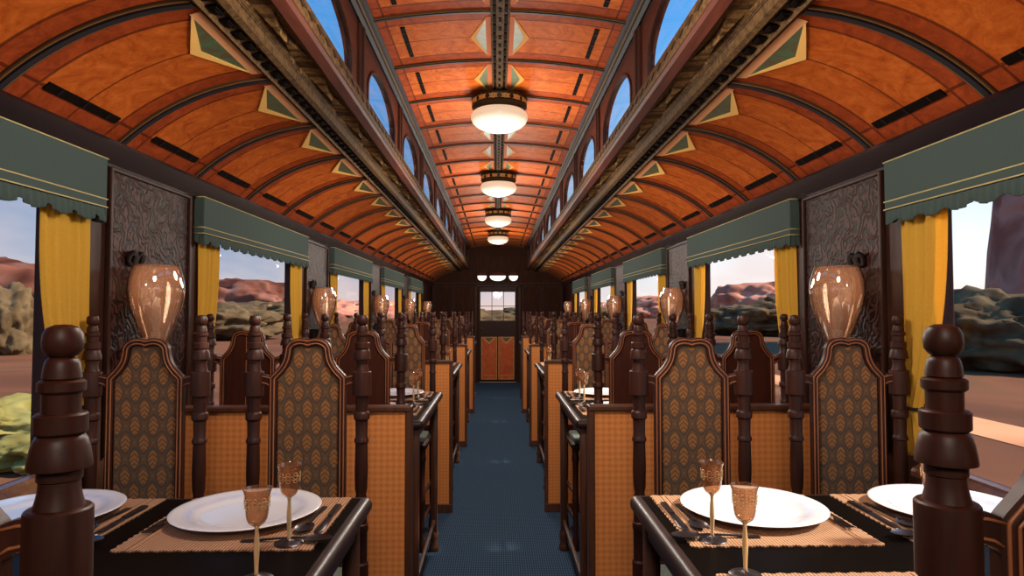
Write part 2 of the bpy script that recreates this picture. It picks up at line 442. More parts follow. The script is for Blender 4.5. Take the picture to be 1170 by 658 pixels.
def dress(arc, s, parent, f_in, f_out, tri, salmon, slot, rib, gm='gold_inlay', sm='salmon_inlay'):
    """ribs, marquetry triangles and vent slots of one ceiling half; f_in = end by the beam or centre rib"""
    L = arc.len * (f_out - f_in)
    ff = lambda u: f_in + (f_out - f_in) * (u / abs(L))
    g = {k: bmesh.new() for k in ('rib', 'ribs2', 'ribg', 'gold', 'green', 'salmon', 'slot', 'slotf')}
    for i in bays:
        y = i * Q
        if Y0 + .02 < y < Y1 - .02:
            for w, h, kk in ((rib * .42, 4.2, 'rib'), (rib, 2.2, 'ribs2')):
                arc_bar(g[kk], arc, s, y, w, h, min(f_in, f_out), max(f_in, f_out))
            for sg in (-1, 1): arc_bar(g['ribg'], arc, s, y + sg * X(rib * .36), rib * .07, 2.8, min(f_in, f_out), max(f_in, f_out))
        if i == bays[-1] or y + Q > Y1 + .01 or y < Y0 - .01: continue
        yc = y + Q / 2; hw = Q * .40
        u0 = salmon
        arc_patch(g['salmon'], arc, s, [(ff(1), yc - hw * 1.02), (ff(u0), yc - hw * .98), (ff(u0), yc + hw * .98), (ff(1), yc + hw * 1.02)], .9)
        arc_patch(g['gold'], arc, s, [(ff(u0), yc - hw * .93), (ff(u0 + tri), yc), (ff(u0 + tri * .66), yc), (ff(u0), yc - hw * .86)], 1.1)
        arc_patch(g['gold'], arc, s, [(ff(u0), yc + hw * .93), (ff(u0 + tri), yc), (ff(u0 + tri * .66), yc), (ff(u0), yc + hw * .86)], 1.1)
        arc_patch(g['green'], arc, s, [(ff(u0), yc - hw * .86), (ff(u0 + tri * .66), yc), (ff(u0), yc + hw * .86)], .8)
        a, b = slot
        arc_patch(g['slot'], arc, s, [(ff(a), yc - Q * .30), (ff(b), yc - Q * .30), (ff(b), yc + Q * .30), (ff(a), yc + Q * .30)], 1.6)
        m = (a + b) / 2
        for q in (-.2, 0, .2): arc_patch(g['slotf'], arc, s, [(ff(a + 1), yc + Q * q - .004), (ff(b - 1), yc + Q * q - .004), (ff(b - 1), yc + Q * q + .004), (ff(a + 1), yc + Q * q + .004)], 2.2)
    for k, nm, m in (('rib', 'ceiling_rib', 'rib_dark'), ('ribs2', 'rib_moulding', 'rib_brown'), ('ribg', 'rib_line', 'rib_gold'), ('gold', 'gold_inlay', gm), ('green', 'green_inlay', 'green'), ('salmon', 'salmon_inlay', sm), ('slot', 'vent_slot', 'slot_dark'), ('slotf', 'vent_fret', 'iron')):
        finish(nm, g[k], m, parent)
for s in (-1, 1):
    L = DECK.len
    dress(DECK, s, deck[s], 1, 0, 34, 12, (L - 34, L - 25), 15)
    L2 = CENT.len / 2
    dress(CENT, 1, ceil_c, .5, 0 if s > 0 else 1, 25, 14 + 8, (L2 - 40, L2 - 33), 9, 'gold_dimmed', 'salmon_dimmed')

# ---- centre spine of the ceiling with its row of dashes
tn = 0
def trim(bm, mat, smooth=False):
    global tn; tn += 1
    return structure(finish('trim_%d' % tn, bm, mat, None, smooth, None, 35 if smooth else None))
bm = bmesh.new()
prism(bm, [(X(x), Z(z)) for x, z in ((-14, 437), (-14, 430), (-11, 429), (-10, 432), (-7, 432), (-6, 429), (6, 429), (7, 432), (10, 432), (11, 429), (14, 430), (14, 437))], Y0, Y1)
spine = trim(bm, 'carved')
bm = bmesh.new()
n = int((Y1 - Y0) / (Q / 6))
for i in range(n):
    y = Y0 + (i + .5) * Q / 6
    for x in (-8.5, 8.5): box(bm, X(x - 1.6), X(x + 1.6), y - Q / 6 * .33, y + Q / 6 * .33, Z(429.5), Z(433))
    box(bm, -X(2.2), X(2.2), y - Q / 6 * .2, y + Q / 6 * .2, Z(428), Z(430))
finish('spine_stud', bm, 'slot_dark', spine)

# ---- clerestory beams
for s in (-1, 1):
    def pz(l): return [(s * X(x), Z(z)) for x, z in l]
    bm = bmesh.new(); prism(bm, pz([(266, 272), (265, 263), (261, 261.5), (258, 266), (247, 268), (243, 264), (237, 266), (236, 276)]), Y0, Y1)
    edge = trim(bm, 'carved')
    bm = bmesh.new()
    for i in range(int((Y1 - Y0) / (Q / 7))):
        y = Y0 + (i + .5) * Q / 7
        a, b = sorted((s * X(256.5), s * X(249))); box(bm, a, b, y - Q / 7 * .3, y + Q / 7 * .3, Z(263.8), Z(269))
        a, b = sorted((s * X(254.5), s * X(251))); box(bm, a, b, y - Q / 7 * .16, y + Q / 7 * .16, Z(262.8), Z(264.2), 0)
    finish('dentil', bm, 'slot_dark', edge)
    # carved soffit: stepped pyramids, one per panel
    bm = bmesh.new(); nx, per = 30, 56; ny = int(round((Y1 - Y0) / Q * per)); grid = []
    for j in range(ny + 1):
        row = []; y = Y0 + (Y1 - Y0) * j / ny
        t = ((y / Q) % 1.0) * 2 - 1
        for i in range(nx + 1):
            u = i / nx * 2 - 1
            a, b = abs(t), abs(u)
            h = max(a, b)                      # nested squares cut by the diagonals
            if a > b: v = math.floor((a) * 8) / 8; v = 1 - v
            else: v = math.floor((b) * 6) / 6 * .8
            h = v * 9 + 3
            row.append(bm.verts.new((s * X(236 - 31 * i / nx), y, Z(278 - 1.5 * i / nx + 9 - h))))
        grid.append(row)
    for j in range(ny):
        for i in range(nx):
            f = bm.faces.new((grid[j][i], grid[j][i + 1], grid[j + 1][i + 1], grid[j + 1][i]))
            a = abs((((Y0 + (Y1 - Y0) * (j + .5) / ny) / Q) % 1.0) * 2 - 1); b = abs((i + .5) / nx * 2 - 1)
            f.material_index = int(a * 8) % 2 if a > b else int(b * 6) % 2  # groove shade put into the colour: every other step darker
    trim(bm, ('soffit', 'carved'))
    bm = bmesh.new(); prism(bm, pz([(266, 268), (274, 282), (240, 298), (206, 302), (206, 290), (236, 290), (238, 272)]), Y0, Y1); trim(bm, 'slot_dark')
    bm = bmesh.new(); prism(bm, pz([(207, 286), (207, 275), (203, 273), (192, 275.5), (189, 278), (189, 286), (193, 299), (207, 299)]), Y0, Y1); trim(bm, 'beam_wood')
    bm = bmesh.new(); prism(bm, pz([(192, 280), (188.4, 280), (187, 283), (187, 295), (188.4, 299), (192, 300)]), Y0, Y1); lip = trim(bm, 'carved')
    bm = bmesh.new()
    for i in range(int((Y1 - Y0) / (Q / 6))):
        y = Y0 + (i + .5) * Q / 6
        a, b = sorted((s * X(185.6), s * X(188)))
        prism(bm, [(y + Q / 12 * cy, Z(289) + X(4.5) * cz) for cy, cz in ((-.9, 0), (-.3, .5), (0, 1), (.3, .5), (.9, 0), (.3, -.5), (0, -1), (-.3, -.5))], a, b, 'x')
    finish('lip_ornament', bm, 'bronze', lip)
    # clerestory wall with arched openings
    cz0, cz1, cz2, top = 303, 338, 393, 414
    xw, xo = 202, 212
    bm = bmesh.new(); hw = .18 * P
    lo = -2; hi = 11
    box(bm, *sorted((s * X(xw), s * X(xo))), Y0, Y1, Z(285), Z(cz0))
    ys = [Y0]
    for k in range(lo, hi + 1):
        yc = k * P / 2
        if yc - hw < Y0 or yc + hw > Y1: continue
        box(bm, *sorted((s * X(xw), s * X(xo))), ys[-1], yc - hw, Z(cz0), Z(top)); ys.append(yc + hw)
        m = 20
        arch = [(yc - hw * math.cos(PI * i / m), cz1 + (cz2 - cz1) * math.sin(PI * i / m)) for i in range(m + 1)]
        for xx in (xw, xo):
            strip(bm, [(s * X(xx), y, Z(z)) for y, z in arch], [(s * X(xx), y, Z(top)) for y, z in arch])
        strip(bm, [(s * X(xw), y, Z(z)) for y, z in arch], [(s * X(xo), y, Z(z)) for y, z in arch])
        for yy in (yc - hw, yc + hw): pass
        # the window itself
        wn += 1
        fb = bmesh.new()
        prof = [(yc - hw, cz0)] + arch + [(yc + hw, cz0)]
        inn = [(yc + (y - yc) * .95, cz0 + 4 + (z - cz0) * .93) for y, z in prof]
        for xx in (xw - 2, xw + 3): strip(fb, [(s * X(xx), y, Z(z)) for y, z in prof], [(s * X(xx), y, Z(z)) for y, z in inn], True)
        strip(fb, [(s * X(xw - 2), y, Z(z)) for y, z in inn], [(s * X(xw + 3), y, Z(z)) for y, z in inn], True)
        strip(fb, [(s * X(xw - 2), y, Z(z)) for y, z in prof], [(s * X(xw + 3), y, Z(z)) for y, z in prof], True)
        w = structure(finish('window_%d' % wn, fb, 'dark_wood'))
        gb = bmesh.new(); prism(gb, [(y, Z(z)) for y, z in inn], *sorted((s * X(xw + .5), s * X(xw + 1.5))), 'x'); finish('pane', gb, 'clere_pane', w)
    box(bm, *sorted((s * X(xw), s * X(xo))), ys[-1], Y1, Z(cz0), Z(top))
    structure(finish('wall_clerestory_' + SIDE[s], bm, 'beam_wood'))
    bm = bmesh.new()                                    # slim pilasters between the arches
    for k in range(lo, hi + 1):
        y = k * P / 2 + P / 4
        if not Y0 < y < Y1: continue
        a, b = sorted((s * X(197), s * X(203))); box(bm, a, b, y - .04, y + .04, Z(298), Z(412), .006)
        a, b = sorted((s * X(194.5), s * X(198))); box(bm, a, b, y - .018, y + .018, Z(300), Z(410), .006)
    trim(bm, 'dark_wood')
    bm = bmesh.new(); prism(bm, pz([(212, 412), (200, 411), (196, 406), (191, 408), (189, 413), (184, 414), (181, 418), (182, 424), (212, 426)]), Y0, Y1); trim(bm, 'rib_dark')
    bm = bmesh.new(); prism(bm, pz([(190, 411.5), (189, 409.5), (187.5, 412.5), (189, 414)]), Y0, Y1); trim(bm, 'bronze_light')

# ---- end walls and the end door
def end_panels(name, y0, y1, door):
    bm = bmesh.new()
    if door:
        box(bm, -X(460), -X(122), y0, y1, 0, Z(450)); box(bm, X(122), X(460), y0, y1, 0, Z(450)); box(bm, -X(122), X(122), y0, y1, Z(160), Z(450))
    else: box(bm, -X(460), X(460), y0, y1, 0, Z(450))
    return structure(finish(name, bm, 'end_wood'))
we = end_panels('wall_end', Y1, Y1 + .08, True)
end_panels('wall_back', Y0 - .08, Y0, False)
bm = bmesh.new()
for x0, x1 in ((-428, -300), (-290, -165), (165, 290), (300, 428)):
    for (z0, z1) in ((-440, -160), (-145, 165)):
        t = 5
        for a, b, c, d in ((x0, x1, z0, z0 + t), (x0, x1, z1 - t, z1), (x0, x0 + t, z0, z1), (x1 - t, x1, z0, z1)):
            box(bm, X(a), X(b), Y1 - .012, Y1, Z(c), Z(d), .003)
box(bm, -X(437), X(437), Y1 - .02, Y1, Z(180), Z(187), .004)
for x in (-146, 146): box(bm, X(x - 9), X(x + 9), Y1 - .025, Y1, 0, Z(172), .006)
box(bm, -X(155), X(155), Y1 - .025, Y1, Z(160), Z(175), .006)
finish('wall_moulding', bm, 'dark_wood', we)
bm = bmesh.new(); m = 16
pa = [(x, 403 + 14 * (1 - (x / 190) ** 2)) for x in [190 - 380 * i / m for i in range(m + 1)]]
prism(bm, [(X(x), Z(z)) for x, z in pa] + [(-X(205), Z(450)), (X(205), Z(450))], Y1 - .05, Y1); finish('wall_arch', bm, 'end_wood', we)
# door
d = structure(empty('door_1', (0, Y1 + .02, 0)))
bm = bmesh.new(); wx, z0, z1 = 116, -66, 126
for a, b, c, e in ((-122, -wx, -475, 160), (wx, 122, -475, 160), (-wx, wx, z1, 160), (-wx, wx, -475, z0)):
    box(bm, X(a), X(b), 0, .04, max(.004, Z(c)), Z(e))
for x in (-39, 39): box(bm, X(x - 2), X(x + 2), .005, .03, Z(z0), Z(z1))
box(bm, -X(wx), X(wx), .005, .03, Z(29), Z(33))
finish('door_leaf', bm, 'dark_wood', d)
bm = bmesh.new(); box(bm, -X(wx), X(wx), .016, .020, Z(z0), Z(z1)); finish('pane', bm, 'pane', d)
for s in (-1, 1):
    a, b = sorted((s * 4, s * 110))
    bm = bmesh.new(); box(bm, X(a), X(b), -.012, .002, Z(-455), Z(-176), .004); pn = finish('door_panel', bm, 'burl_door', d)
    bm = bmesh.new(); t = 4
    for p, q, r, w in ((a, b, -457, -453), (a, b, -178, -174), (a, a + t, -457, -174), (b - t, b, -457, -174)): box(bm, X(p), X(q), -.018, -.006, Z(r), Z(w), .003)
    c = (a + b) / 2
    for sg in (-1, 1):
        v = [(c + sg * 40, -182), (c, -222), (c, -211), (c + sg * 30, -182)]
        prism(bm, [(X(p), Z(q)) for p, q in v], -.015, -.006)
    for p, q, r, w in ((a + 10, b - 10, -432, -429),): box(bm, X(p), X(q), -.015, -.006, Z(r), Z(w))
    finish('gold_moulding', bm, 'gold_trim', pn)
    bm = bmesh.new(); prism(bm, [(X(c - 29), Z(-182)), (X(c), Z(-210)), (X(c + 29), Z(-182))], -.0135, -.006); finish('green_inlay', bm, 'green', pn)
bm = bmesh.new(); lathe(bm, [(0, .012), (.01, .012), (.014, .022), (.03, .026), (.04, .018), (.044, 0)], 16)
o = finish('door_knob', bm, 'bronze_light', d, True); o.rotation_euler = (PI / 2, 0, 0); o.location = (X(-104), 0, Z(-120))

# ---- lamps over the door
for i, (x, rx, pos) in enumerate(((-105, 31, 'left'), (0, 55, 'middle'), (105, 31, 'right'))):
    lab = ['small round white bulkhead lamp over the end door, left of the oval one', 'oval white bulkhead lamp in the middle above the end door', 'small round white bulkhead lamp over the end door, right of the oval one'][i]
    t = tag(empty('bulkhead_lamp', (X(x), Y1 - .001, Z(228))), lab, 'lamp', 'lamps over the end door')
    bm = bmesh.new(); n = 32; rz = 30
    ring = lambda k, y, f=1: [(X(rx * k * math.cos(2 * PI * j / n)), y, X(rz * k * math.sin(2 * PI * j / n))) for j in range(n)]
    for (k0, y0), (k1, y1) in zip([(1.12, 0), (1.12, -.02), (1.0, -.03), (.96, -.012)], [(1.12, -.02), (1.0, -.03), (.96, -.012), (.96, 0)]):
        strip(bm, ring(k0, y0), ring(k1, y1), True)
    finish('rim', bm, 'dark_wood', t)
    bm = bmesh.new()
    for (k0, y0), (k1, y1) in zip([(.97, -.006), (.8, -.016), (.5, -.024), (.2, -.027)], [(.8, -.016), (.5, -.024), (.2, -.027), (.0, -.028)]): strip(bm, ring(k0, y0), ring(k1, y1), True)
    finish('glass', bm, 'bulkhead_glow', t, True)
    bm = bmesh.new(); half = range(0, n // 2 + 1)      # brown hood over the upper part
    R = lambda k, y: [(X(rx * k * math.cos(2 * PI * j / n)), y, X(max(rz * k * math.sin(2 * PI * j / n), 5.5))) for j in half]
    strip(bm, R(1.1, -.028), R(.7, -.04)); strip(bm, R(.7, -.04), R(.35, -.044)); strip(bm, R(.35, -.044), [(X(rx * .35 * math.cos(2 * PI * j / n) * .9), -.044, X(5.5)) for j in half])
    strip(bm, R(1.1, -.028), R(1.1, -.005))
    finish('hood', bm, 'beam_wood', t)

# ------------------------------------------------------------------ ceiling lamps
def ceiling_lamp():
    t = empty('ceiling_lamp')
    bm = bmesh.new()
    lathe(bm, [(X(z), X(r)) for z, r in ((0, 47), (-1, 55), (-3, 57), (-4.5, 55.5), (-6, 55), (-16, 53.5), (-17.5, 55.5), (-19.5, 56), (-21, 53), (-24, 50.5), (-27, 50.5), (-28.5, 51), (-29, 44))], 48)
    finish('collar', bm, 'bronze', t, True, None, 30)
    bm = bmesh.new()
    for k in range(14):
        a = 2 * PI * k / 14; m = Matrix.Rotation(a, 4, 'Z')
        pts = [m @ Vector((X(54.4), X(6.5) * math.cos(q), X(-11) + X(4) * math.sin(q))) for q in [2 * PI * j / 12 for j in range(12)]]
        tube(bm, pts, X(1.3), 6, True)
        for sg in (-1, 1): tube(bm, [m @ Vector((X(54), X(-9), X(-11 - sg * 4))), m @ Vector((X(54.8), 0, X(-11))), m @ Vector((X(54), X(9), X(-11 + sg * 4)))], X(1.1), 6)
    finish('ornament', bm, 'gold_trim', t, True)
    bm = bmesh.new()
    lathe(bm, [(X(z), X(r)) for z, r in ((-27, 49), (-30, 53), (-36, 56.5), (-43, 57), (-50, 54), (-57, 46.5), (-63, 34), (-67, 19), (-68.5, 6), (-68.7, 0))], 48)
    finish('globe', bm, 'globe', t, True)
    return t
lamp0 = ceiling_lamp()
for i, dd in enumerate((1.75, 2.75, 3.75, 4.75, .75, -.25)):
    t = lamp0 if i == 0 else copy_tree(lamp0)
    t.location = (0, Y(dd), Z(429))
    lab = {0: 'largest, nearest ceiling lamp, bronze collar over an oval white globe', 1: 'second ceiling lamp from the front, bronze collar and white globe', 2: 'third ceiling lamp from the front, bronze collar and white globe', 3: 'farthest ceiling lamp, closest to the end door, bronze collar and white globe', 4: 'ceiling lamp overhead just before the nearest visible one', 5: 'ceiling lamp behind the viewer'}[i]
    tag(t, lab, 'lamp', 'globe lamps along the ceiling')
    l = bpy.data.lights.new('globe_fill', 'POINT'); l.energy = 40; l.color = (1, .90, .78); l.shadow_soft_size = .16
    o = bpy.data.objects.new('globe_fill', l); COL.objects.link(o); o.location = (0, Y(dd), Z(429 - 84 - 128))  # added fill, hung in mid-air below the globe to reach the side ceilings

# ------------------------------------------------------------------ wall lamps
def wall_lamp():
    t = empty('wall_lamp')          # origin on the wall plane, +x into the room, z 0 = eye level
    pr = [(53, 29), (46, 32), (36, 35), (24, 36), (12, 34.5), (0, 31), (-14, 25.5), (-28, 19), (-40, 13), (-46, 10)]
    bm = bmesh.new()
    pts = pr + [(z, r - 1.4) for z, r in pr[::-1]]
    lathe(bm, [(X(z), X(r)) for z, r in pts], 40, (X(28), 0, 0), False, .76, 1.15)
    finish('lamp_shade', bm, 'lamp_glass', t, True, None, 50)
    bm = bmesh.new()
    lathe(bm, [(X(z), X(r)) for z, r in ((-43, 0), (-43, 11.5), (-47, 12), (-52, 9), (-56, 4), (-62, 5), (-66, 2), (-67, 0))], 24, (X(28), 0, 0), False)
    tube(bm, [(X(28), 0, X(-56)), (X(20), 0, X(-64)), (X(9), 0, X(-62)), (X(1), 0, X(-54))], X(2.6), 8)
    finish('bracket', bm, 'bronze', t, True, None, 40)
    bm = bmesh.new(); lathe(bm, [(X(z), X(r)) for z, r in ((-43, 5.5), (-24, 5.5), (-23, 3), (-10, 6), (4, 5), (14, 2), (17, 0))], 16, (X(28), 0, 0))
    finish('candle', bm, 'china', t, True, None, 40)
    bm = bmesh.new()
    lathe(bm, [(X(z), X(r)) for z, r in ((-12, 0), (-11, 11), (11, 11), (12, 0))], 16, (X(4), 0, X(-54)), False)
    finish('back_plate', bm, 'iron', t)
    bm = bmesh.new()
    for sg in (-1, 1): tube(bm, [(X(3) + X(2) * math.sin(q), sg * X(8) + X(7) * math.cos(q), X(61) + X(7) * math.sin(q)) for q in [2 * PI * j / 14 for j in range(14)]], X(3), 8, True)
    finish('scroll', bm, 'iron', t, True)
    return t
wl0 = wall_lamp(); first = True
for s in (-1, 1):
    for k in range(5):
        t = wl0 if first else copy_tree(wl0); first = False
        t.location = (s * X(WX - 3), Y(k + 1.045), EYE); t.rotation_euler = (0, 0, PI if s > 0 else 0)
        tag(t, 'amber glass balloon wall lamp, %s on the %s wall' % (ORD[k], SIDE[s]) if k < 4 else 'amber glass balloon wall lamp on the %s wall closest to the end door' % SIDE[s], 'lamp', 'glass lamps along the walls')
        l = bpy.data.lights.new('lampshade_glow', 'POINT'); l.energy = .7; l.color = (1, .84, .66); l.shadow_soft_size = .025  # weak light added inside the unlit lamp so its glass glows
        o = bpy.data.objects.new('lampshade_glow', l); COL.objects.link(o); o.location = (s * X(WX - 31), Y(k + 1.045), Z(30))

# ------------------------------------------------------------------ valances and curtains
def valance():
    t = empty('valance')             # +x into the room from the wall; y 0 = near end
    Ln = Y(.69); dp = 15
    bm = bmesh.new(); box(bm, 0, X(dp), 0, Ln, Z(110) - EYE, Z(163) - EYE, .004); finish('pelmet', bm, 'valance', t)
    bm = bmesh.new()
    for z in (162.6, 119, 110.5):
        pts = [(0, -.001, X(z)), (X(dp) + .001, -.001, X(z)), (X(dp) + .001, Ln + .001, X(z)), (0, Ln + .001, X(z))]
        for a, b in zip(pts, pts[1:]): tube(bm, [a, b], X(.75), 6)
    finish('piping', bm, 'piping', t, True)
    # gathered fringe with a scalloped hem, along the front and round both ends
    path = []
    N = 300
    for i in range(13): path.append((X(dp * i / 12), X(1.5), (1, 0)))
    for i in range(N + 1): path.append((X(dp - 1.5), X(1.5) + (Ln - X(3)) * i / N, (0, 1)))
    for i in range(13): path.append((X(dp * (12 - i) / 12), Ln - X(1.5), (1, 0)))
    bm = bmesh.new(); rows = []
    s = 0; prev = None; nr = 9
    per = Ln / 14
    for (x, y, dr) in path:
        if prev: s += math.hypot(x - prev[0], y - prev[1])
        prev = (x, y)
        ph = s / per * 2 * PI
        sc_ = abs(math.sin(ph / 2))
        col = []
        for r in range(nr):
            f = r / (nr - 1)
            amp = X(1.3) * (.3 + f) * math.sin(ph * 4 + .6 * math.sin(ph)) + X(1.6) * f * sc_
            nx, ny = (-dr[1], dr[0]) if False else ((1, 0) if dr == (0, 1) else (0, -1 if y < Ln / 2 else 1))
            z = 110 - (9 + 7.5 * sc_ ** .6) * f
            col.append(bm.verts.new((x + nx * amp, y + ny * amp * .3, X(z))))
        rows.append(col)
    for a, b in zip(rows, rows[1:]):
        for r in range(nr - 1): bm.faces.new((a[r], b[r], b[r + 1], a[r + 1]))
    o = finish('fringe', bm, 'valance', t, True)
    md = o.modifiers.new('thick', 'SOLIDIFY'); md.thickness = .002
    return t
def curtain():
    t = empty('curtain')            # y 0 = outer edge (by the pillar), -y towards the window middle
    bm = bmesh.new(); n, m = 44, 40; rows = []
    for j in range(m + 1):
        f = j / m; z = 108.5 + (-153 - 108.5) * f
        zt = -101
        if z > zt:
            g = (108.5 - z) / (108.5 - zt); w = 74 + (30 - 74) * (g ** 2.6)
        else:
            g = (zt - z) / (153 + zt); w = 30 + 22 * math.sin(g * PI / 2)
        row = []
        for i in range(n + 1):
            u = i / n
            a = 1.9
            dx = a * math.sin(u * 2 * PI * 4.5 + .8 * math.sin(3 * f)) + .5 * math.sin(u * 2 * PI * 11 + 2 * f)
            row.append(bm.verts.new((X(dx), -X(w * u) , X(z))))
        rows.append(row)
    for a, b in zip(rows, rows[1:]):
        for i in range(n): bm.faces.new((a[i], a[i + 1], b[i + 1], b[i]))
    o = finish('drape', bm, 'curtain', t, True); md = o.modifiers.new('thick', 'SOLIDIFY'); md.thickness = .0015
    bm = bmesh.new()
    pts = [(X(4 * math.cos(q)) , -X(15) + X(17) * math.sin(q), X(-101) + X(2) * math.cos(q)) for q in [2 * PI * k / 20 for k in range(20)]]
    tube(bm, pts, X(1.8), 8, True); finish('tieback', bm, 'tie_black', t, True)
    return t
v0 = valance(); c0 = curtain(); fv = fc = True
for s in (-1, 1):
    for k in range(5):
        t = v0 if fv else copy_tree(v0); fv = False
        rz = 0 if s < 0 else PI
        t.location = (s * X(WX - .5), Y(k + .255) if s < 0 else Y(k + .945), EYE); t.rotation_euler = (0, 0, rz)
        tag(t, ('grey-green box valance with scalloped fringe over the %s window on the %s' % (ORD[k], SIDE[s])), 'valance', 'valances over the windows')
        for far in (0, 1):
            if k == 0 and not far: continue
            c = c0 if fc else copy_tree(c0); fc = False
            c.location = (s * X(WX - 2.6), Y(k + (.934 if far else .268)), EYE); c.scale = (1, 1 if far else -1, 1)
            tag(c, 'yellow tied-back curtain on the %s side of the %s window on the %s' % ('far' if far else 'near', ORD[k], SIDE[s]), 'curtain', 'yellow curtains at the windows')

# ------------------------------------------------------------------ partitions
def partition():
    t = empty('partition')          # x 0 = aisle end, +x to the wall
    Wd = X(WX - 109) - .004; h = Z(-117.5); th = .05
    bm = bmesh.new(); box(bm, X(5), Wd, -th / 2 + .008, th / 2 - .008, .05, h - X(5)); finish('fabric_panel', bm, 'weave', t)
    bm = bmesh.new()
    box(bm, 0, X(8), -th / 2, th / 2, .0, h, .004); box(bm, Wd - X(8), Wd, -th / 2, th / 2, .0, h, .004)
    box(bm, 0, Wd, -th / 2 - .004, th / 2 + .004, h - X(7), h, .005); box(bm, 0, Wd, -th / 2 - .003, th / 2 + .003, 0, X(20), .004)
    finish('frame', bm, 'frame_wood', t)
    return t
p0 = partition(); fp = True
for s in (-1, 1):
    for k in range(4):
        t = p0 if fp else copy_tree(p0); fp = False
        t.location = (s * X(109), Y(k + 1.098), 0); t.rotation_euler = (0, 0, 0 if s > 0 else PI)
        tag(t, 'orange cloth partition in a brown frame, %s along the %s side of the aisle' % (ORD[k], SIDE[s]), 'partition', 'low partitions between the tables')

# ------------------------------------------------------------------ chairs
HALF = [(0, -29.5), (1, -29.3), (8, -28.2), (15, -29.5), (20.5, -33), (23.4, -38), (24.3, -44), (26, -51), (30, -58), (35.5, -64), (39, -68), (39.6, -71)]
half = catmull(HALF, 3) + [(39.6, -120), (39.6, -200), (39.6, -262)]
OUT = [(-x, z) for x, z in half[::-1]] + half[1:]
def chair_post(bm, x):
    pr = [(4.4, 0), (4.55, 2.4), (5.5, 4.5), (7.4, 5.6), (10, 5.9), (12.6, 5.6), (14.2, 4.5), (15, 3.3), (15.2, 3.9), (15.7, 4.5), (17, 5), (19.4, 5.4), (21.6, 5.6), (22, 4.9), (22.4, 6.2), (22.9, 6.8), (25.6, 6.8), (26.3, 6.2), (26.5, 5.6), (32.6, 5.5), (32.8, 7), (33.4, 7.6), (38.8, 7.6), (39.4, 7), (39.6, 6.2), (40.1, 6.9), (41.4, 7.6), (43.6, 8.2), (46.5, 8.75), (49.4, 9.15), (50.2, 9.1), (50.4, 6), (50.8, 5.9), (51.2, 6.4), (53.9, 6.4), (54.3, 5.8), (57, 5.95), (60, 6.5), (62.6, 7.2), (62.8, 8.9), (63.4, 9.6), (64, 9.7), (87.4, 9.7), (88.2, 8.9), (89, 6.5), (104, 6.3), (105.5, 7.8), (106.5, 8.2), (111.5, 8.2), (112.5, 7.4), (113.5, 6.4), (130, 6), (132, 6.9), (133, 7.4), (135.5, 7.4), (136.5, 6.2), (165, 6.8), (184, 6.2), (189, 5), (194, 6.1), (219, 6.3), (220, 7.4), (226, 7.6), (228, 6.6), (258, 6.6), (260, 8), (276, 8), (278, 6.4), (330, 6.6), (400, 5.6), (440, 5), (452, 6.6), (466, 7.2), (474.5, 6.2), (474.9, 0)]
    lathe(bm, [(Z(-z), X(r)) for z, r in pr][::-1], 20, (x, 0, 0), False)
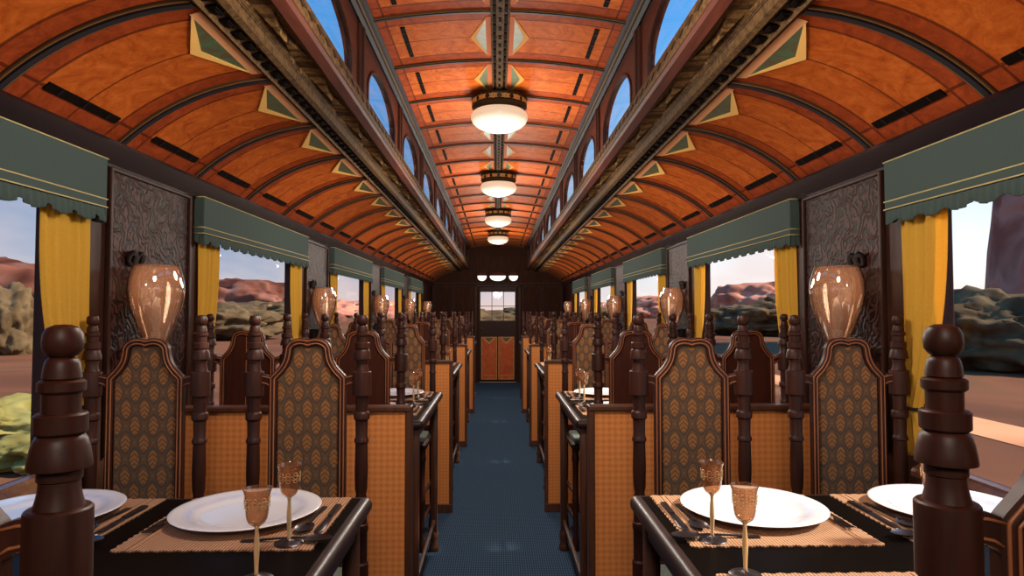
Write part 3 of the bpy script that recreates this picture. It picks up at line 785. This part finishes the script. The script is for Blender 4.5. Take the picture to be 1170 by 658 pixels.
def make_chair():
    t = empty('dining_chair')       # origin between the rear posts on the floor, +y = front
    for sg in (-1, 1):
        bm = bmesh.new(); chair_post(bm, sg * X(55.5)); finish('post', bm, 'chair_wood', t, True, None, 30)
    th = .008
    outer = [(X(x), Z(z)) for x, z in OUT]; inner = offset(outer, X(7.5)); mid = offset(outer, X(3.7))
    bm = bmesh.new()
    F = lambda pl, y: [(x, y, z) for x, z in pl]
    strip(bm, F(outer, th), F(mid, th + .004), True); strip(bm, F(mid, th + .004), F(inner, th), True); strip(bm, F(inner, th), F(inner, th - .008), True)
    strip(bm, F(outer, -th), F(mid, -th - .004), True); strip(bm, F(mid, -th - .004), F(inner, -th), True); strip(bm, F(inner, -th), F(inner, -th + .008), True)
    strip(bm, F(outer, -th), F(outer, th), True)
    for sg in (-1, 1):              # rails from the shoulders and the foot of the panel to the posts
        rail = [(39.2, -67.5), (44, -66), (49, -65.3), (55, -65.2), (55, -76.5), (45, -76), (41, -77.5), (39, -80)]
        prism(bm, [(sg * X(x), Z(z)) for x, z in rail], -th, th)
        a, b = sorted((sg * X(38), sg * X(55))); box(bm, a, b, -th, th, Z(-262), Z(-248), .003)
    fr = finish('back_frame', bm, 'chair_wood', t, True, None, 25)
    bm = bmesh.new()
    for y in (th + .0022, -th - .0022):
        for dd in (2.1, 5.6): tube(bm, F(offset(outer, X(dd)), y), X(.75), 6, True)
        for sg in (-1, 1):
            tube(bm, [(sg * X(x), y - math.copysign(.002, y), Z(z)) for x, z in ((38, -69.5), (44, -68), (54, -67.2))], X(.62), 6)
            tube(bm, [(sg * X(x), y - math.copysign(.002, y), Z(z)) for x, z in ((39, -77), (42, -75), (46, -74.2), (54, -74.4))], X(.62), 6)
    finish('inlay', bm, 'inlay_wood', fr, True)
    bm = bmesh.new(); up1 = offset(outer, X(10))
    strip(bm, F(inner, th - .008), F(up1, th - .002), True)
    pl = [q for i, q in enumerate(up1) if (Vector(q) - Vector(up1[i - 1])).length > 1e-4]; vs = [bm.verts.new((x, th - .002, z)) for x, z in pl]; bm.faces.new(vs)
    finish('back_upholstery', bm, 'damask', t)
    bm = bmesh.new(); vs = [bm.verts.new((x, -th + .006, z)) for x, z in inner]; ws = [bm.verts.new((x, -th + .010, z)) for x, z in inner]
    bm.faces.new(vs); bm.faces.new(ws)
    n = len(vs)
    for i in range(n): bm.faces.new((vs[i], vs[(i + 1) % n], ws[(i + 1) % n], ws[i]))
    bb = finish('back_board', bm, 'board_wood', t)
    bm = bmesh.new()
    for x in (-2.4, 2.4): tube(bm, [(X(x), -th + .005, Z(-37)), (X(x), -th + .005, Z(-254))], X(.5), 6)
    finish('centre_inlay', bm, 'inlay_wood', bb, True)
    # seat
    dpt = .40
    bm = bmesh.new(); box(bm, -X(54), X(54), .02, dpt, Z(-276), Z(-264), .006)
    for sg in (-1, 1): box(bm, sg * X(54) - .006, sg * X(54) + .006, .01, dpt - .02, Z(-274), Z(-266), .002)
    st = finish('seat', bm, 'chair_wood', t, True, None, 40)
    bm = bmesh.new(); box(bm, -X(50), X(50), .04, dpt - .012, Z(-266), Z(-257), .012, 4); finish('cushion', bm, 'seat_cloth', st, True, None, 60)
    bm = bmesh.new()
    for i in range(11):
        x = -X(50) + X(10) * i; tube(bm, [(x, dpt, Z(-265)), (x + X(.1), dpt, Z(-265))], .004, 8)
    finish('stud', bm, 'bronze_light', st, True)
    for sg in (-1, 1):
        bm = bmesh.new()
        pr = [(474.9, 0), (474.5, 5.5), (466, 7), (454, 6.2), (446, 4.6), (400, 5.4), (380, 6.4), (376, 7.4), (372, 6.4), (330, 5.6), (300, 6.4), (296, 7.6), (290, 7.6), (288, 6.6), (274, 6.8), (272, 0)]
        lathe(bm, [(Z(-z), X(r)) for z, r in pr], 16, (sg * X(48), dpt - .03, 0), False); finish('leg', bm, 'chair_wood', t, True, None, 38)
        bm = bmesh.new()
        for z in (-365, -415): tube(bm, [(sg * X(55.5), 0, Z(z)), (sg * X(52), dpt / 2, Z(z)), (sg * X(48), dpt - .03, Z(z))], 0, 10, False, [X(2.5), X(4), X(2.5)])
        finish('stretcher', bm, 'chair_wood', t, True, None, 38)
    bm = bmesh.new(); tube(bm, [(-X(50), dpt / 2, Z(-415)), (0, dpt / 2, Z(-415)), (X(50), dpt / 2, Z(-415))], 0, 10, False, [X(2.5), X(4.2), X(2.5)]); finish('stretcher', bm, 'chair_wood', t, True)
    return t
ch0 = make_chair(); fch = True
CX = (200, 366)
for s in (-1, 1):
    for k in range(5):
        for j in (0, 1):
            for back in (1, 0):
                if k == 0 and back and j: continue
                t = ch0 if fch else copy_tree(ch0); fch = False
                t.location = (s * X(CX[j]), Y(k + (.288 if back else .918)), 0); t.rotation_euler = (0, 0, 0 if back else PI)
                where = ('aisle' if j == 0 else 'window') + ' seat'
                tab = '%s table on the %s' % (ORD[k], SIDE[s])
                tag(t, ('dark carved chair showing its plain wooden back, %s, %s' if back else 'dark carved chair with patterned cloth back facing us, %s, %s') % (where, tab), 'chair', 'high-backed chairs at the tables')

# ------------------------------------------------------------------ tables
TX0, TX1, TD0, TD1 = 114, 424, .318, .79
TT = -164
def make_table():
    t = empty('dining_table')       # x 0 = car centre line, +x to the wall, y relative to bay start
    bm = bmesh.new(); e = 9
    box(bm, X(TX0), X(TX1), Y(TD0), Y(TD1), Z(TT - 14), Z(TT) - .001, .019, 6)
    top = finish('table_edge', bm, 'table_edge', t, True, None, 40)
    bm = bmesh.new(); box(bm, X(TX0 + e), X(TX1 - e), Y(TD0) + X(e), Y(TD1) - X(e), Z(TT - 2), Z(TT), .0008, 1); finish('table_top', bm, 'table_black', t)
    bm = bmesh.new(); a, b, c, d = TX0 + 10, TX1 - 8, Y(TD0) + X(16), Y(TD1) - X(16)
    for x in (a, b): box(bm, X(x), X(x + 5), c, d, Z(TT - 30), Z(TT - 14), .003)
    for y in (c, d - X(5)): box(bm, X(a), X(b), y, y + X(5), Z(TT - 30), Z(TT - 14), .003)
    finish('apron', bm, 'frame_wood', t)
    for x in (TX0 + 15, TX1 - 15):
        for y in (c + X(4), d - X(6)):
            bm = bmesh.new(); w = X(6.5)
            box(bm, X(x) - w, X(x) + w, y - w, y + w, .10, Z(TT - 14), .006)
            box(bm, X(x) - w * .5, X(x) + w * .5, y - w * 1.18, y + w * 1.18, .16, Z(TT - 36), .003)
            lathe(bm, [(.0, X(9)), (.012, X(10.5)), (.03, X(9.5)), (.05, X(7)), (.075, X(8.5)), (.10, X(9.4)), (.115, X(7)), (.13, X(6.5))], 16, (X(x), y, 0))
            finish('leg', bm, 'frame_wood', t, True, None, 35)
    for x in (TX0 + 15, TX1 - 15):
        bm = bmesh.new(); box(bm, X(x - 3), X(x + 3), c + X(4), d - X(6), .16, .185, .004); finish('stretcher', bm, 'frame_wood', t)
    return t
tb0 = make_table(); ft = True
for s in (-1, 1):
    for k in range(5):
        t = tb0 if ft else copy_tree(tb0); ft = False
        if s > 0: t.location = (0, Y(k), 0); t.rotation_euler = (0, 0, 0)
        else: t.location = (0, Y(k + TD0 + TD1), 0); t.rotation_euler = (0, 0, PI)
        tag(t, 'black glossy dining table with rounded dark edge, %s on the %s of the aisle' % (ORD[k], SIDE[s]), 'table', 'dining tables along the car')

# ------------------------------------------------------------------ place settings
def make_plate():
    bm = bmesh.new()
    pr = [(.006, 0), (.006, .095), (.0075, .108), (.012, .118), (.0155, .135), (.019, .160), (.0195, .169), (.0185, .1705), (.0165, .168), (.012, .140), (.008, .122), (.003, .105), (0, .098), (0, .085), (.003, .083), (.003, 0)]
    lathe(bm, [(z, r) for z, r in pr], 64, (0, 0, 0), False)
    bmesh.ops.remove_doubles(bm, verts=bm.verts, dist=1e-6)
    return finish('plate', bm, 'china', None, True, None, 50)
def make_mat():
    bm = bmesh.new(); w, d = X(136) / 2, X(124) / 2
    poly = []
    def edge(a, b, n):
        for i in range(n):
            f = i / n; p = Vector(a).lerp(Vector(b), f); nrm = Vector((b[1] - a[1], a[0] - b[0])).normalized()
            q = p + nrm * (.0022 * (1 if i % 2 else -1) + random.uniform(-.001, .001)); poly.append((q.x, q.y))
    edge((-w, -d), (w, -d), 30); edge((w, -d), (w, d), 36); edge((w, d), (-w, d), 30); edge((-w, d), (-w, -d), 36)
    prism(bm, poly, 0, .003, 'z')
    for sg in (-1, 1):
        for q in (.80, .86): box(bm, sg * w * q - .002, sg * w * q + .002, -d * .97, d * .97, .002, .0042)
    return finish('placemat', bm, 'placemat')
def bar(bm, rows):                   # rows of (y, halfwidth, z0, thickness): a flat tapered bar along y
    rg = []
    for y, w, z, th in rows:
        rg.append([bm.verts.new(p) for p in ((-w, y, z), (w, y, z), (w * .8, y, z + th), (-w * .8, y, z + th))])
    for a, b in zip(rg, rg[1:]):
        for i in range(4): bm.faces.new((a[i], a[(i + 1) % 4], b[(i + 1) % 4], b[i]))
    bm.faces.new(rg[0]); bm.faces.new(rg[-1])
def bowl(bm, cy, ry, rx, dep, z):
    n, m = 20, 6; rings = []
    for j in range(m + 1):
        f = j / m
        rings.append([bm.verts.new((rx * f * math.cos(2 * PI * i / n), cy + ry * f * math.sin(2 * PI * i / n), z - dep * (1 - f * f))) for i in range(n)] if j else [bm.verts.new((0, cy, z - dep))])
    for i in range(n): bm.faces.new((rings[0][0], rings[1][i], rings[1][(i + 1) % n]))
    for a, b in zip(rings[1:], rings[2:]):
        for i in range(n): bm.faces.new((a[i], b[i], b[(i + 1) % n], a[(i + 1) % n]))
def make_spoon(L=.20):
    t = bmesh.new()
    bar(t, [(-L / 2, .007, .001, .002), (-L / 2 + .02, .008, .001, .003), (-L / 2 + .06, .0035, .004, .003), (L / 2 - .075, .003, .007, .003), (L / 2 - .055, .004, .006, .003)])
    o = bmesh.new(); bowl(t, L / 2 - .03, .032, .021, .006, .0085); bowl(t, L / 2 - .03, .032, .021, .007, .0088)
    o.free(); return finish('spoon', t, 'steel', None, True, None, 40)
def make_knife(L=.21):
    t = bmesh.new(); bar(t, [(-L / 2, .006, 0, .004), (-L / 2 + .01, .0085, 0, .007), (-.01, .0065, 0, .006)])
    h = bmesh.new(); bar(t, [(-.012, .006, .001, .003), (.0, .008, .001, .0025), (L / 2 - .03, .0105, .001, .0015), (L / 2 - .008, .008, .001, .0015), (L / 2, .002, .001, .0015)])
    h.free(); return finish('knife', t, 'steel', None, True, None, 40)
def make_fork(L=.20):
    t = bmesh.new(); bar(t, [(-L / 2, .007, .001, .002), (-L / 2 + .02, .008, .001, .003), (-L / 2 + .06, .0035, .004, .003), (L / 2 - .075, .003, .007, .003), (L / 2 - .06, .010, .005, .003), (L / 2 - .048, .0115, .004, .003)])
    for q in (-.0095, -.0032, .0032, .0095):
        tube(t, [(q, L / 2 - .05, .0045), (q, L / 2 - .02, .004), (q * .95, L / 2, .0075)], 0, 6, False, [.0022, .0019, .0008])
    return finish('fork', t, 'steel', None, True, None, 40)
def make_goblet():
    t = empty('goblet')
    bm = bmesh.new()
    pr = [(.0970, .0045), (.0985, .009), (.103, .0145), (.110, .0180), (.120, .0200), (.140, .0212), (.155, .0228), (.165, .0258), (.1652, .0248), (.155, .0214), (.140, .0199), (.120, .0187), (.111, .0168), (.105, .0130), (.101, .007), (.100, 0)]
    lathe(bm, pr, 32, (0, 0, 0), False); finish('bowl', bm, 'goblet_glass', t, True, None, 60)
    bm = bmesh.new()
    for k in range(9):
        for q in range(3):
            a = 2 * PI * (k + .5 * (q % 2)) / 9; r = .0216 + .0004 * q
            m = Matrix.Rotation(a, 4, 'Z')
            tube(bm, [m @ Vector((r, .0045 * math.cos(w), .133 + .007 * q + .0035 * math.sin(w))) for w in [2 * PI * j / 8 for j in range(8)]], .0006, 4, True)
    finish('etched_band', bm, 'stem_glass', t, True)
    bm = bmesh.new(); lathe(bm, [(.008, .0045), (.014, .0034), (.03, .0040), (.05, .0052), (.066, .0050), (.085, .0034), (.093, .0036), (.0985, .0065)], 16); finish('stem', bm, 'stem_glass', t, True)
    bm = bmesh.new(); lathe(bm, [(0, .029), (.0015, .030), (.003, .0285), (.0055, .015), (.0085, .0055), (.0095, .0044)], 32); finish('foot', bm, 'steel', t, True, None, 40)
    return t
SET = {'plate': make_plate(), 'mat': make_mat(), 'spoon': make_spoon(), 'knife': make_knife(), 'fork': make_fork(), 'dessert': make_spoon(.19), 'goblet': make_goblet()}
used = set()
def put(key, loc, rz, label, cat, group):
    o = SET[key] if key not in used else copy_tree(SET[key]); used.add(key)
    o.location = loc; o.rotation_euler = (0, 0, rz); return tag(o, label, cat, group)
zt = Z(TT)
for s in (-1, 1):
    for k in range(5):
        for j in (0, 1):
            for far in (1, 0):
                if k == 0 and not far and j: continue
                if k >= 2 and j: continue
                c = (199, 359)[j]
                dm = .694 if far else .463
                x = s * X(c); y = Y(k + dm); rz = PI if far else 0     # diner's forward
                fs = -1 if far else 1
                who = '%s %s seat of the %s table on the %s' % ('far' if far else 'near', 'aisle' if j == 0 else 'window', ORD[k], SIDE[s])
                put('mat', (x, y, zt), rz, 'woven straw placemat, %s' % who, 'placemat', 'straw placemats')
                zm = zt + .0032
                gx, gy = c - 50, .626 if far else .543
                if s < 0: gx += 1
                put('goblet', (s * X(gx), Y(k + gy), zm if far else zm), 0, 'slim amber stem glass, %s' % who, 'glass', 'stem glasses')
                if k == 0 and not far: continue
                dp = .712 if far else .445
                put('plate', (s * X(c + 4), Y(k + dp), zm), 0, 'large white plate, %s' % who, 'plate', 'white plates')
                if k >= 2: continue
                if k == 1 and j: continue
                R = s * fs                # mirror the setting so the knife lies on the aisle side
                a = -s                    # aisle direction
                zc = zm
                put('knife', (x + a * X(63), y + Y(.004) * -fs, zc), rz, 'table knife on the placemat, %s' % who, 'knife', 'table knives')
                put('spoon', (x + a * X(52), y + Y(.0), zc), rz + PI * 0 + .0, 'table spoon beside the plate, %s' % who, 'spoon', 'table spoons')
                put('fork', (x - a * X(60), y, zc), rz, 'table fork beside the plate, %s' % who, 'fork', 'table forks')
                put('dessert', (x + a * X(46), y + fs * X(46), zc), PI / 2 * -s + PI, 'crosswise dessert spoon, %s' % who, 'spoon', 'dessert spoons')

# ------------------------------------------------------------------ outside
G = -1.25
bm = bmesh.new(); bmesh.ops.create_grid(bm, x_segments=60, y_segments=60, size=700)
for v in bm.verts:
    r = math.hypot(v.co.x, v.co.y); v.co.z = G + (noise.noise(v.co * .02) * .8 - .3 if abs(v.co.x) > 26 else 0)
o = finish('ground', bm, 'desert', None, True); structure(o)
def hill(name, x, y, rx, ry, h, mat, seed, label, cat='rock', steep=1.0, rz=0, rough=.35):
    bm = bmesh.new(); n, m = 110, 30
    rings = []
    for j in range(m + 1):
        f = j / m
        ring = []
        for i in range(n):
            a = 2 * PI * i / n
            rad = (1 - f) ** (1 / (1 + steep)) if steep > 0 else 1 - f
            p = Vector((rx * rad * math.cos(a), ry * rad * math.sin(a), h * f ** (1 / (1 + .3 * steep))))
            q = noise.noise(Vector((p.x / rx * 1.6 + seed, p.y / ry * 1.6, p.z / h * 1.5)))
            q2 = noise.noise(Vector((p.x / rx * 4 + seed, p.y / ry * 4, p.z / h * 3)))
            q3 = noise.noise(Vector((p.x / rx * 11 + seed, p.y / ry * 11, p.z / h * 7)))
            k = 1 + rough * (q + .5 * q2 + .28 * q3)
            ring.append(bm.verts.new((p.x * k, p.y * k, p.z * (1 + rough * (.8 * q + .5 * q2 + .2 * q3)) if f > 0 else -1.0)))
        rings.append(ring)
    for a, b in zip(rings, rings[1:]):
        for i in range(n): bm.faces.new((a[i], a[(i + 1) % n], b[(i + 1) % n], b[i]))
    bm.faces.new(rings[-1])
    o = finish(name, bm, mat, None, True); o.location = (x, y, G - .2); o.rotation_euler = (0, 0, rz)
    return tag(o, label, cat)
# right-hand side of the line
hill('cliff', 52.5, 49, 13, 9.5, 30, 'dark_rock', 8.4, 'tall dark red cliff filling the right window nearest to us', 'cliff', 5, 0, .10)
hill('mesa', 62, 148, 17, 12, 9.0, 'pink_rock', 11, 'pale pink rock outcrop beyond the second window on the right', 'rock', 2, 0, .3)
hill('mesa', 94, 150, 12, 10, 7.0, 'dark_rock', 15, 'low dark rock hill beside the pale outcrop on the right', 'rock', 1.5, 0, .3)
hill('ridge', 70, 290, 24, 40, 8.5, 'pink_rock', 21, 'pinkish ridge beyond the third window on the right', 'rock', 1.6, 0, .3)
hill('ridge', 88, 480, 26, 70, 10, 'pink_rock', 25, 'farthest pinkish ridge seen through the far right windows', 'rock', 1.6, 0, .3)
# left-hand side
hill('ridge', -78, 92, 24, 16, 9.5, 'red_rock', 31, 'red rock ridge beyond the left window nearest to us', 'rock', 1.8, 0, .3)
hill('ridge', -68, 172, 26, 16, 10, 'red_rock', 37, 'brown-red ridge beyond the second window on the left', 'rock', 1.5, 0, .35)
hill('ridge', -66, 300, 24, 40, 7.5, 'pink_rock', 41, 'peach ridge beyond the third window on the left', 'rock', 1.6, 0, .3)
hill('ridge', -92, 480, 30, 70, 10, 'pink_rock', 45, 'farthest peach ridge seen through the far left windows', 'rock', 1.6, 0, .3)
def bush(x, y, r, h, mat, label, seed):
    bm = bmesh.new(); bmesh.ops.create_icosphere(bm, subdivisions=5, radius=1)
    for v in bm.verts:
        q = noise.noise(v.co * 1.7 + Vector((seed, 0, 0))) * 1.1 + .6 * noise.noise(v.co * 4.5 + Vector((seed, 4, 0))) + .25 * noise.noise(v.co * 11 + Vector((seed, 9, 0))) + .1 * noise.noise(v.co * 24 + Vector((seed, 9, 0)))
        v.co *= 1 + .32 * q
        v.co.x *= r; v.co.y *= r; v.co.z = (v.co.z + .75) * h / 1.75
    o = finish('shrub', bm, mat, None, True); o.location = (x, y, G - .1)
    tag(o, label, 'shrub')
bm = bmesh.new(); pts = [(10.6 + .5 * math.sin(y * .11), y) for y in range(-20, 260, 4)]
strip(bm, [(x - .8, y, G + .012) for x, y in pts], [(x + .9, y, G + .012) for x, y in pts])  # strip of ground coloured as if sunlit
structure(finish('sunlit_strip', bm, 'sunlit_ground', None, True))
bush(-10.6, 14.4, 1.5, .8, 'yellow_bush', 'yellow-green shrub outside the left window nearest to us', 1)
bush(-7.9, 11.6, .9, .6, 'yellow_bush', 'smaller yellow-green shrub closer in, below the nearest left window', 2)
bush(-30.6, 41.0, 1.7, 4.2, 'bush', 'dark upright shrub before the red ridge on the left', 3)
bush(-26, 62, 5, 3.2, 'bush', 'low dark shrub beyond the second window on the left', 4)
bush(-34, 96, 7, 4.0, 'bush', 'wide dark shrub at the foot of the brown-red left ridge', 5)
bush(24, 31, 4.6, 3.6, 'bush', 'dark shrub at the foot of the cliff on the right', 6)
bush(30, 74, 6, 3.4, 'bush', 'grey-green shrub beyond the second window on the right', 7)
bush(44, 96, 6, 4.6, 'bush', 'taller grey-green shrub before the pale outcrop on the right', 8)
bush(16, 120, 7, 3.6, 'bush', 'dark shrub far off beyond the fourth window on the right', 9)
bush(-3.5, 60, 5, 3.0, 'bush', 'low shrub seen left of centre through the end door window', 10)
bush(4.5, 75, 6, 3.3, 'bush', 'low shrub seen right of centre through the end door window', 11)

# ------------------------------------------------------------------ sky and sun
w = bpy.data.worlds.new('World'); sc.world = w; w.use_nodes = True
t = w.node_tree; t.nodes.clear()
class WN(NT):
    def __init__(s): s.t = t; s.n = t.nodes
n = WN(); out = n.new('ShaderNodeOutputWorld'); bg = n.new('ShaderNodeBackground')
g = n.new('ShaderNodeTexCoord').outputs['Generated']; x, y, z = n.sep(g)
left = n.ramp(z, [(0.0, lin(232, 196, 186)), (.05, lin(176, 186, 206)), (.12, lin(124, 160, 200)), (.4, lin(100, 172, 238)), (1, lin(70, 146, 232))])
right = n.ramp(z, [(0.0, lin(255, 244, 236)), (.10, lin(238, 246, 255)), (.22, lin(180, 216, 248)), (.4, lin(104, 176, 240)), (1, lin(70, 146, 232))])
fx = n.math('MULTIPLY_ADD', x, 2.4, .2, clamp=True)
rb = n.new('ShaderNodeVectorMath', operation='SCALE'); n.link(right, rb.inputs[0]); rb.inputs['Scale'].default_value = 1.2
sky = n.mix(fx, left, rb.outputs[0])
cl = n.noise(n.scale(g, (1, 1, 2.6)), 3.2, 4, .55, .3)
cf = n.math('MULTIPLY', n.math('MULTIPLY', n.math('SUBTRACT', cl, .50), 6, clamp=True), n.math('SUBTRACT', 1, n.math('MULTIPLY', z, 3.6), clamp=True), clamp=True)
sky = n.mix(n.math('MULTIPLY', cf, .75), sky, lin(250, 226, 220))
below = n.math('LESS_THAN', z, 0)
sky = n.mix(below, sky, lin(150, 110, 84))
t.links.new(sky, bg.inputs[0]); bg.inputs[1].default_value = 1.0; t.links.new(bg.outputs[0], out.inputs[0])
sl = bpy.data.lights.new('sun', 'SUN'); sl.energy = 8.0; sl.color = (1, .88, .72); sl.angle = math.radians(6)
so = bpy.data.objects.new('sun', sl); COL.objects.link(so)
el, az = math.radians(37), math.radians(5)
dirv = Vector((math.cos(el) * math.cos(az), math.cos(el) * math.sin(az), math.sin(el)))
so.rotation_euler = dirv.to_track_quat('Z', 'Y').to_euler(); so.location = dirv * 30

# ------------------------------------------------------------------ camera
cam = bpy.data.cameras.new('camera'); co = bpy.data.objects.new('camera', cam); COL.objects.link(co)
cam.sensor_width = 36; cam.lens = 740 / 1170 * 36; cam.clip_start = .02; cam.clip_end = 2000
co.location = (-X(4.2), 0, EYE)
pitch = math.atan2(355 - 329, 740); yaw = math.atan2(585 - 568, 740)
co.rotation_euler = (PI / 2 + pitch, 0, -yaw)
sc.camera = co
sc.view_settings.view_transform = 'Standard'; sc.view_settings.look = 'None'; sc.view_settings.gamma = 1; sc.view_settings.use_curve_mapping = False
sc.view_settings.exposure = 0.0
sc.cycles.use_denoising = True; sc.cycles.max_bounces = 10; sc.cycles.transparent_max_bounces = 24; sc.cycles.sample_clamp_indirect = 6
